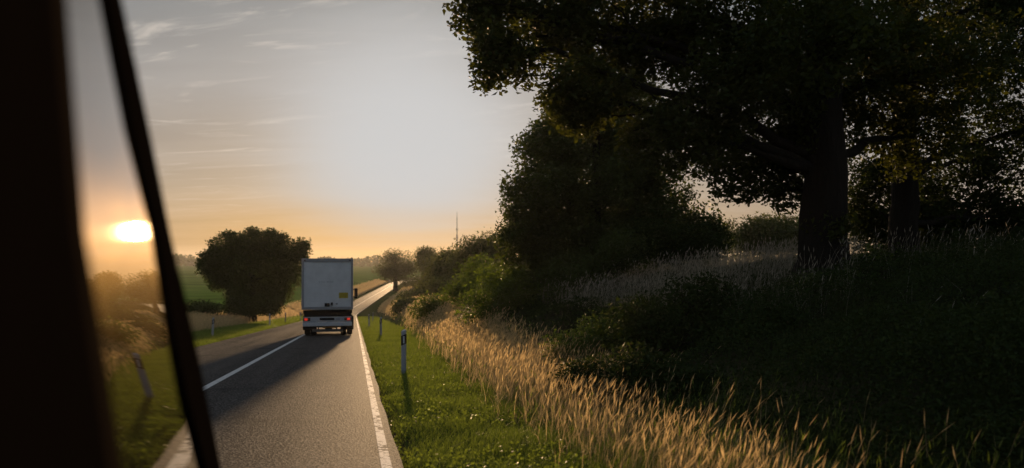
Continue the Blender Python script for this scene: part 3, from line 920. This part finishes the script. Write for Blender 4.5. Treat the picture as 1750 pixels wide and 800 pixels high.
def undergrowth():
    n = 170000
    X, Y, s = pick(n, 4.5, 40, 6.6, 26, fan=True)
    P = np.stack([X, Y, land(X, Y)], -1)
    lump = np.clip(0.5 + 0.45 * noise3(P, 0.9, 0.3) + 0.3 * noise3(P, 2.1, 2.0), 0.05, 1.3)
    P[:, 2] += lump * 0.8 * rng.uniform(0, 1, n) ** 0.6 * np.clip((s - 6.6) * 0.8, 0.25, 1) * np.where(Y > 17, 0.45, 1)
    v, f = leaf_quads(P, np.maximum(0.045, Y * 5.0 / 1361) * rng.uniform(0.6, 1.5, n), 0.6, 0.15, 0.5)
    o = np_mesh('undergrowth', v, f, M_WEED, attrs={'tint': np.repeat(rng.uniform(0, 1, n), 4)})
    tag(o, 'dark leafy weeds covering the shaded bank', 'undergrowth', kind='stuff')


undergrowth()

# ----------------------------------------------------------------------------- delineator posts
M_POSTW = simple('white_plastic', (0.42, 0.44, 0.47), 0.45, 0.4, var=0.18, scale=5)
M_BLACK = simple('black_plastic', (0.012, 0.012, 0.013), 0.5, 0.4)
M_REFL = simple('reflector', (0.75, 0.76, 0.78), 0.15, 0.8, scale=60, var=0.2)


def make_post():
    root = empty('delineator_post')
    wd, dp = 0.12, 0.10
    prof = [(-wd / 2, -0.02), (-wd / 2 + 0.02, -dp / 2), (wd / 2 - 0.02, -dp / 2), (wd / 2, -0.02), (0.02, dp / 2), (-0.02, dp / 2)]
    m = MB()
    bmx = bmesh.new()
    lo = [bmx.verts.new((x, y, -0.3)) for x, y in prof]
    hi = [bmx.verts.new((x, y, 1.0 + 0.25 * x + 0.25 * y)) for x, y in prof]
    bmx.faces.new(lo[::-1]); bmx.faces.new(hi)
    for i in range(6):
        bmx.faces.new((lo[i], lo[(i + 1) % 6], hi[(i + 1) % 6], hi[i]))
    bmesh.ops.bevel(bmx, geom=[e for e in bmx.edges], offset=0.006, segments=2, affect='EDGES')
    m._add(bmx)
    body = m.build('body', M_POSTW, root)
    m = MB(); bmx = bmesh.new()
    k = 1.05
    lo = [bmx.verts.new((x * k, y * k, 0.68 + 0.45 * x)) for x, y in prof]
    hi = [bmx.verts.new((x * k, y * k, 0.90 + 0.45 * x)) for x, y in prof]
    bmx.faces.new(lo[::-1]); bmx.faces.new(hi)
    for i in range(6):
        bmx.faces.new((lo[i], lo[(i + 1) % 6], hi[(i + 1) % 6], hi[i]))
    m._add(bmx); m.build('band', M_BLACK, root)
    MB().box((0, -dp / 2 * k - 0.004, 0.79), (0.035, 0.008, 0.16), bevel=0.003).build('reflector', M_REFL, root)
    return root


post0 = make_post()
posts = [(690, 18.0, 'nearest white delineator post with a black band, on the right verge in the short grass'),
         (651, 42.0, 'second white delineator post along the right verge, before the dry grass'),
         (631, 62.0, 'third delineator post along the right verge, close to the edge line'),
         (637, 88.0, 'farthest small delineator post on the right verge, just behind the third'),
         (363, 41.0, 'white delineator post on the left verge in front of the dry weeds'),
         (461, 66.0, 'small delineator post on the left verge where the sandy track begins'),
         (488, 80.0, 'tiny delineator post beside the bend of the sandy track'),
         (514, 92.0, 'tiny delineator post just left of the truck')]
for i, (px, D, lab) in enumerate(posts):
    o = post0 if i == 0 else copy_tree(post0)
    X, Y, Z = on_land(px, D)
    o.location = (X, Y, Z - 0.02)
    o.rotation_euler = (R(rng.normal() * 1.2), R(rng.normal() * 1.5), math.atan2(-X, Y) * 1.0)
    tag(o, lab, 'post', 'delineator posts along the road')

# ----------------------------------------------------------------------------- radio mast
def mast():
    X, Y = (781 - CX) / FPX * 430, 430.0
    zb = float(land(X, Y))
    top = (HZ - 362) / FPX * Y
    root = empty('radio_mast', (X, Y, zb))
    tag(root, 'thin radio mast rising behind the hazy row of trees', 'mast')
    H = top - zb
    m = MB()
    h0 = H * 0.66
    def half(z): return 0.65 - 0.35 * z / h0
    for sx, sy in ((-1, -1), (1, -1), (1, 1), (-1, 1)):
        m.cyl((sx * half(0), sy * half(0), -1), (sx * half(h0), sy * half(h0), h0), 0.13, 0.11, 6)
    n = 12
    for k in range(n):
        z0, z1 = h0 * k / n, h0 * (k + 1) / n
        for a, b_ in (((-1, -1), (1, -1)), ((1, -1), (1, 1)), ((1, 1), (-1, 1)), ((-1, 1), (-1, -1))):
            m.cyl((a[0] * half(z0), a[1] * half(z0), z0), (b_[0] * half(z1), b_[1] * half(z1), z1), 0.06, None, 5)
            m.cyl((a[0] * half(z1), a[1] * half(z1), z1), (b_[0] * half(z1), b_[1] * half(z1), z1), 0.06, None, 5)
    steel = simple('galvanised_steel', (0.30, 0.29, 0.28), 0.5, 0.5, 0.4)
    m.build('lattice', steel, root)
    MB().cyl((0, 0, h0 - 0.5), (0, 0, H * 0.92), 0.22, 0.18, 8).build('pole', steel, root)
    MB().cyl((0, 0, H * 0.92), (0, 0, H), 0.14, 0.08, 6).build('aerial', steel, root)
    for z in (h0 * 0.93, h0 * 1.12):
        m = MB()
        for a in range(3):
            t = a * 2.09 + 0.5
            m.box((0.5 * math.cos(t), 0.5 * math.sin(t), z), (0.16, 0.16, 1.3), (0, 0, t), 0.03)
            m.cyl((0, 0, z), (0.5 * math.cos(t), 0.5 * math.sin(t), z), 0.05, None, 5)
        m.build('antenna', steel, root)


mast()

# ----------------------------------------------------------------------------- the truck
def truck():
    D = 40.0
    px = 559.5
    X = (px - CX) / FPX * D
    Z = float(road_z(D))
    pitch = math.atan(-0.0595)
    root = empty('box_truck', (X, D, Z + 0.004), (pitch, 0, math.atan(0.198)))
    tag(root, 'dirty white box truck driving ahead in the right lane with red tail lights', 'truck')
    white = simple('box_panel_paint', (0.76, 0.775, 0.79), 0.45, 0.4, var=0.13, scale=2.6, bump=0.04, bscale=9)
    frame_m = simple('aluminium_frame', (0.34, 0.35, 0.37), 0.45, 0.5, 0.5, scale=6)
    dark = simple('chassis_black', (0.014, 0.013, 0.013), 0.6, 0.3)
    grey = simple('bumper_grey', (0.46, 0.48, 0.50), 0.5, 0.4, scale=5)
    rub = simple('tyre_rubber', (0.016, 0.016, 0.016), 0.85, 0.2)
    steel = simple('wheel_steel', (0.30, 0.30, 0.31), 0.45, 0.5, 0.6)
    W, Lb, zb, zt = 2.54, 7.4, 1.34, 3.93
    hw = W / 2
    body = MB().box((0, Lb / 2 + 0.06, (zb + zt) / 2), (W - 0.02, Lb, zt - zb - 0.02), bevel=0.03).build('box_body', white, root)
    m = MB()
    m.box((-hw + 0.055, 0.02, (zb + zt) / 2), (0.11, 0.12, zt - zb), bevel=0.015)
    m.box((hw - 0.055, 0.02, (zb + zt) / 2), (0.11, 0.12, zt - zb), bevel=0.015)
    m.box((0, 0.02, zt - 0.09), (W - 0.224, 0.116, 0.18), bevel=0.012)
    m.box((0, 0.02, zb + 0.065), (W - 0.224, 0.116, 0.13), bevel=0.012)
    m.build('rear_frame', frame_m, root)
    # roller door of shallow slats with its hardware
    dz0, dz1 = zb + 0.14, zt - 0.19
    bmx = bmesh.new()
    nsl = 9
    prof = []
    for k in range(nsl):
        a = dz0 + (dz1 - dz0) * k / nsl; c = dz0 + (dz1 - dz0) * (k + 1) / nsl
        prof += [(0.0, a), (-0.010, a + 0.012), (-0.010, c - 0.012)]
    prof += [(0.0, dz1), (0.03, dz1), (0.03, dz0)]
    MB().prism([(-hw + 0.113, y, z) for y, z in prof], (W - 0.226, 0, 0)).build('rear_door', white, root)
    door = root.children[-1]
    m = MB()
    m.box((-0.02, -0.035, zb + 0.25), (0.24, 0.06, 0.17), bevel=0.012)
    m.box((0.22, -0.03, zb + 0.29), (0.10, 0.05, 0.16), bevel=0.01)
    m.box((0.09, -0.028, zb + 0.24), (0.10, 0.03, 0.05), bevel=0.006)
    m.build('latch', dark, door)
    MB().box((0.46, -0.026, zb + 0.30), (0.10, 0.03, 0.08), bevel=0.008).build('handle', frame_m, door)
    MB().box((0.79, -0.016, 2.06), (0.45, 0.008, 0.28), bevel=0.002).build('warning_sign', simple('yellow_sign', (0.52, 0.40, 0.02), 0.5, 0.4, var=0.15, scale=14), door)
    sg = door.children[-1]
    m = MB()
    for z, wv in ((2.12, 0.34), (2.065, 0.36), (2.01, 0.30)):
        m.box((0.79, -0.0215, z), (wv, 0.003, 0.012))
    m.build('sign_rule', simple('sign_ink', (0.22, 0.17, 0.02), 0.6), sg)
    fm = simple('faded_mark_paint', (0.62, 0.64, 0.66), 0.5, var=0.2, scale=20)
    for x, wv, h in ((-0.40, 0.06, 0.11), (-0.22, 0.20, 0.05), (0.12, 0.34, 0.07)):   # faded remains of a mark on the door
        MB().box((x, -0.0115, 2.74), (wv, 0.003, h)).build('faded_mark', fm, door)
    # marker lamps on the header and door guides
    for x in (-hw + 0.16, hw - 0.16):
        MB().box((x, -0.05, zt - 0.10), (0.07, 0.03, 0.05), bevel=0.006).build('marker_lamp', simple('dark_lens', (0.10, 0.02, 0.02), 0.2, 0.6), root)
    # chassis
    m = MB()
    for x in (-0.42, 0.42):
        m.box((x, Lb / 2 + 0.3, 1.02), (0.09, Lb, 0.26), bevel=0.01)
    for y in (0.35, 2.0, 4.0, 6.0):
        m.box((0, y, 1.02), (0.84, 0.1, 0.2))
    for y in (0.5, 1.4, 2.4, 3.4, 4.4, 5.4, 6.4):
        m.box((0, y, 1.235), (W - 0.12, 0.07, 0.18))
    m.box((0, 0.55, 1.12), (W - 0.2, 0.06, 0.40), bevel=0.01)
    m.cyl((-1.0, 2.1, 0.5), (1.0, 2.1, 0.5), 0.09, None, 12)
    m.box((0, 2.1, 0.5), (0.42, 0.46, 0.40), bevel=0.12)
    m.build('chassis', dark, root)
    # rear light bar and underrun bumper
    m = MB().box((0, 0.05, 0.86), (2.36, 0.10, 0.26), bevel=0.02)
    m.build('light_bar', grey, root)
    bar = root.children[-1]
    MB().box((0, 0.03, 0.62), (2.42, 0.14, 0.20), bevel=0.025).build('bumper', simple('bumper_pale', (0.60, 0.62, 0.64), 0.45, 0.4, scale=4), root)
    MB().box((-0.02, -0.008, 0.88), (0.72, 0.02, 0.12), bevel=0.006).build('plate_holder', dark, bar)
    MB().box((0.52, -0.004, 0.87), (0.18, 0.012, 0.10), bevel=0.004).build('small_plate', frame_m, bar)
    red = simple('tail_lens_lit', (0.5, 0.02, 0.02), 0.25, 0.5, emit=(1.0, 0.06, 0.03), estr=0.45)
    off = simple('tail_lens_dark', (0.06, 0.012, 0.010), 0.25, 0.5)
    for sx in (-1, 1):
        h = MB().box((sx * 1.00, -0.012, 0.87), (0.33, 0.03, 0.15), bevel=0.01).build('lamp_housing', dark, bar)
        MB().box((sx * 1.045, -0.030, 0.87), (0.15, 0.02, 0.115), bevel=0.012).build('tail_light', red, h)
        MB().box((sx * 0.915, -0.029, 0.87), (0.09, 0.02, 0.10), bevel=0.012).build('turn_signal', off, h)
    MB().box((0.10, 0.10, 0.46), (0.66, 0.02, 0.09), bevel=0.005).build('orange_plate', simple('orange_plate', (0.36, 0.17, 0.02), 0.5, scale=20), root)
    m = MB().box((0, 0.18, 0.30), (1.5, 0.08, 0.14), bevel=0.015)
    for x in (-0.45, 0.45): m.box((x, 0.2, 0.50), (0.07, 0.07, 0.34))
    m.build('underrun_bar', simple('underrun_steel', (0.10, 0.10, 0.10), 0.6), root)
    # wheels
    def wheel(x, y, wd=0.28):
        r = 0.49
        t = MB().cyl((x - wd / 2, y, r), (x + wd / 2, y, r), r, None, 40, True, 0.05).build('wheel', rub, root, True)
        s = 1 if x > 0 else -1
        rm = MB().cyl((x + s * (wd / 2 - 0.03), y, r), (x + s * (wd / 2 + 0.012), y, r), 0.29, 0.26, 28).build('rim', steel, t, True)
        return t
    for sx in (-1, 1):
        wheel(sx * 1.08, 2.1); wheel(sx * 0.76, 2.1); wheel(sx * 1.05, 7.9)
        MB().box((sx * 1.0, 1.50, 0.66), (0.58, 0.02, 0.72), bevel=0.004).build('mudflap', rub, root)
        fd = MB()
        pts = []
        for k in range(13):
            a = math.pi * k / 12
            pts.append((sx * 1.22, 2.1 + 0.60 * math.cos(a), 0.49 + 0.60 * math.sin(a)))
        for k in range(12, -1, -1):
            a = math.pi * k / 12
            pts.append((sx * 1.22, 2.1 + 0.57 * math.cos(a), 0.49 + 0.57 * math.sin(a)))
        fd.prism(pts, (-sx * 0.62, 0, 0)).build('mudguard', rub, root)
        MB().box((sx * 1.17, 5.0, 0.72), (0.04, 2.9, 0.10), bevel=0.01).box((sx * 1.17, 5.0, 0.98), (0.04, 2.9, 0.10), bevel=0.01).build('side_guard', frame_m, root)
    # cab
    cabm = simple('cab_paint', (0.62, 0.63, 0.64), 0.3, 0.5, coat=0.4)
    m = MB()
    prof = [(7.62, 0.62), (7.62, 2.98), (8.0, 3.05), (8.9, 3.0), (9.42, 2.1), (9.52, 1.5), (9.52, 0.55)]
    m.prism([(-1.16, y, z) for y, z in prof], (2.32, 0, 0), 0.03)
    cab = m.build('cab', cabm, root)
    glass = simple('cab_glass', (0.01, 0.012, 0.014), 0.05, 0.6)
    MB().prism([(-1.0, 8.99, 2.87), (1.0, 8.99, 2.87), (1.0, 9.40, 2.16), (-1.0, 9.40, 2.16)], (0, 0.05, 0.03)).build('windscreen', glass, cab)
    for sx in (-1, 1):
        MB().prism([(sx * 1.155, 8.1, 2.8), (sx * 1.155, 8.75, 2.75), (sx * 1.155, 9.15, 2.0), (sx * 1.155, 8.1, 2.0)], (sx * 0.015, 0, 0)).build('side_window', glass, cab)
        mr = MB().box((sx * 1.43, 9.15, 2.33), (0.20, 0.12, 0.62), bevel=0.04)
        mr.cyl((sx * 1.15, 9.1, 2.55), (sx * 1.42, 9.15, 2.55), 0.025, None, 8).cyl((sx * 1.15, 9.1, 2.12), (sx * 1.42, 9.15, 2.12), 0.025, None, 8)
        mr.build('wing_mirror', dark, root)
    MB().prism([(-1.1, 7.7, 3.06), (-1.1, 8.5, 3.06), (-1.1, 7.7, 3.75)], (2.2, 0, 0), 0.02).build('wind_deflector', cabm, cab)
    return root


truck()

# ----------------------------------------------------------------------------- the van the picture is taken from
def van():
    u = Vector((math.sin(R(-16.6)), math.cos(R(-16.6)), 0))          # along the door glass, forward
    r_ = Vector((math.cos(R(-16.6)), -math.sin(R(-16.6)), 0))         # to the right
    al = R(5.7)
    nrm = (r_ * math.cos(al) + Vector((0, 0, 1)) * math.sin(al)).normalized()
    dist = 0.20
    upv = nrm.cross(u) * -1 if nrm.cross(u).z < 0 else nrm.cross(u)

    def hit(px, py, out=0.0):
        d = Vector(((px - CX) / FPX, 1.0, (HZ - py) / FPX))
        t = (-dist + out) / nrm.dot(d)
        return d * t

    root = empty('van', (-1.15, -0.6, float(road_z(-0.6))))
    tag(root, 'black out-of-focus van side at the left edge, its door glass mirroring the low sun', 'van')
    inv = root.matrix_world.inverted() if False else Matrix.Translation(-Vector(root.location))
    trim = simple('matt_black_trim', (0.010, 0.007, 0.005), 0.75, 0.12)  # black with a brown tint that imitates the warm glow on the pillar
    seal = simple('seal_brown_reflection', (0.030, 0.020, 0.012), 0.7, 0.0)  # matt brown base colour stands in for the sunset reflected along this edge
    paintm = simple('black_van_paint', (0.010, 0.009, 0.009), 0.6, 0.2)
    for m_ in (trim, paintm, seal):
        for q in m_.node_tree.nodes:
            if q.type == 'BSDF_PRINCIPLED': q.inputs['Specular IOR Level'].default_value = 0.0
    # dusty door glass, its film tinted amber to add the sun's glow
    g, n, o = mat('dusty_glass')
    tcn = n.new('ShaderNodeTexCoord')
    sm = n.new('ShaderNodeMapping', {'Vector': tcn.outputs['Object'], 'Scale': (2.0, 2.0, 9.0)})
    dust = n.maprange(n.noise(sm.outputs[0], 3.0, 5, 0.6), 0.3, 0.75, 0.55, 1.0)
    p = n.new('ShaderNodeBsdfPrincipled', {'Base Color': (0.004, 0.0045, 0.004), 'Roughness': 0.0, 'IOR': 1.52, 'Specular IOR Level': 0.5})
    film = n.new('ShaderNodeBsdfGlossy', {'Color': (0.60, 0.44, 0.20), 'Roughness': 0.44})
    film2 = n.new('ShaderNodeBsdfGlossy', {'Color': (0.6, 0.55, 0.45), 'Roughness': 0.045})
    m1 = n.new('ShaderNodeMixShader', {0: n.math('MULTIPLY', dust, 0.055), 1: p.outputs[0], 2: film.outputs[0]})
    m2 = n.new('ShaderNodeMixShader', {0: n.math('MULTIPLY', dust, 0.013), 1: m1.outputs[0], 2: film2.outputs[0]})
    n.l.new(m2.outputs[0], o.inputs[0])

    def slab(name, pix, out0, thick, m_, parent=root, bevel=0.0):
        """a flat panel in the plane of the door, out0 metres proud of the glass"""
        pts = [hit(px, py, out0) + inv.translation for px, py in pix]
        return MB().prism(pts, nrm * -thick, bevel).build(name, m_, parent)

    door = slab('door_frame', [(-60, -160), (80, -160), (92, 0), (126, 400), (188, 800), (222, 1000), (-60, 1000)], 0.006, 0.007, trim)
    # the door glass: a slightly twisted sheet, as door glass is
    ys_ = [-200, -100, 0, 100, 200, 300, 400, 500, 600, 700, 800, 900, 1000]
    lx = np.interp(ys_, [-200, 1000], [60, 150]); rx = np.interp(ys_, [-200, 0, 250, 440, 680, 830, 1000], [158, 202, 250, 288, 336, 368, 396])
    vv, nc = [], 15
    for y, a, b_ in zip(ys_, lx, rx):
        for k in range(nc):
            p_ = hit(a + (b_ - a) * k / (nc - 1), y)
            dl = -0.050 * (p_.dot(u) - hit(b_, y).dot(u)) * min(p_.z + 0.02, 0.0)
            vv.append(tuple(p_ + nrm * (dl - 0.0035) + inv.translation))
    ix = np.arange(len(ys_) * nc).reshape(-1, nc)
    ff = np.stack([ix[:-1, :-1], ix[:-1, 1:], ix[1:, 1:], ix[1:, :-1]], -1).reshape(-1, 4)
    gl = np_mesh('door_glass', vv, ff, g, door, smooth=True)
    so = gl.modifiers.new('thickness', 'SOLIDIFY'); so.thickness = 0.004; so.offset = 0

    slab('window_seal', [(70, -160), (100, -160), (114, 0), (146, 400), (212, 800), (250, 1000), (200, 1000), (180, 800), (118, 400), (84, 0)], 0.003, 0.004, seal, door)
    slab('front_pillar', [(150, -170), (174, -170), (209, 0), (235, 120), (260, 240), (291, 395), (320, 520), (346, 640), (378, 800), (402, 900), (374, 900), (352, 800), (320, 680), (295, 560), (268, 395), (226, 225), (202, 100), (184, 0)],
         0.005, 0.006, trim, bevel=0.004)
    # the rest of the body, behind and below the frame
    def W(f, r, z): return u * f + r_ * r + Vector((0, 0, z)) + inv.translation
    ra = Vector((math.sin(R(-11.2)), math.cos(R(-11.2)), 0)); rb = Vector((math.cos(R(-11.2)), -math.sin(R(-11.2)), 0))
    def V(f, r, z): return ra * f + rb * r + Vector((0, 0, z)) + inv.translation
    side = MB().prism([W(-2.6, -0.13, -0.62), W(2.35, -0.13, -0.78), W(2.55, -0.15, -0.92), W(2.55, -0.15, -1.30), W(-2.6, -0.13, -1.02)], tuple(r_ * -0.07), 0.01)
    side.build('body_side', paintm, root)
    MB().prism([W(-2.6, -0.24, 0.50), W(0.55, -0.24, 0.50), W(0.62, -0.14, -0.60), W(-2.6, -0.14, -0.60)], tuple(r_ * -0.06), 0.01).build('rear_quarter', paintm, root)
    MB().prism([V(-2.6, -0.32, 0.50), V(0.75, -0.36, 0.50), V(1.0, -0.62, 0.46), V(1.0, -1.55, 0.46), V(0.75, -1.80, 0.50), V(-2.6, -1.80, 0.50)], (0, 0, 0.06), 0.015).build('roof', paintm, root)
    MB().prism([V(-2.6, -1.95, 0.49), V(0.8, -1.85, 0.49), V(2.3, -1.95, -0.75), V(2.5, -1.95, -1.30), V(-2.6, -1.95, -1.02)], tuple(rb * 0.06), 0.01).build('far_side', paintm, root)
    glass2 = simple('screen_glass', (0.008, 0.01, 0.010), 0.05, 0.5)
    MB().prism([V(1.02, -0.62, 0.44), V(1.02, -1.55, 0.44), V(2.05, -1.60, -0.68), V(2.05, -0.66, -0.68)], (0, -0.01, -0.015)).build('windscreen', glass2, root)
    MB().prism([V(2.06, -0.66, -0.72), V(2.06, -1.70, -0.72), V(2.42, -1.68, -0.95), V(2.46, -1.66, -1.32), V(2.46, -0.76, -1.32), V(2.42, -0.72, -0.95)], (0, 0, -0.05), 0.0).build('bonnet', paintm, root)
    MB().prism([V(-2.6, -0.34, -1.0), V(2.3, -0.62, -1.28), V(2.3, -1.80, -1.28), V(-2.6, -1.80, -1.0)], (0, 0, -0.06)).build('floor_pan', trim, root)
    rub = bpy.data.materials['tyre_rubber']
    for f, rr in ((1.75, -0.62), (1.75, -1.72), (-1.7, -0.42), (-1.7, -1.72)):
        c = V(f, rr, 0); yw = (ra * f + rb * rr).y
        c.z = float(road_z(yw)) + 0.335 + inv.translation.z
        MB().cyl(c - rb * 0.10, c + rb * 0.10, 0.33, None, 32, True, 0.04).build('wheel', rub, root, True)


van()
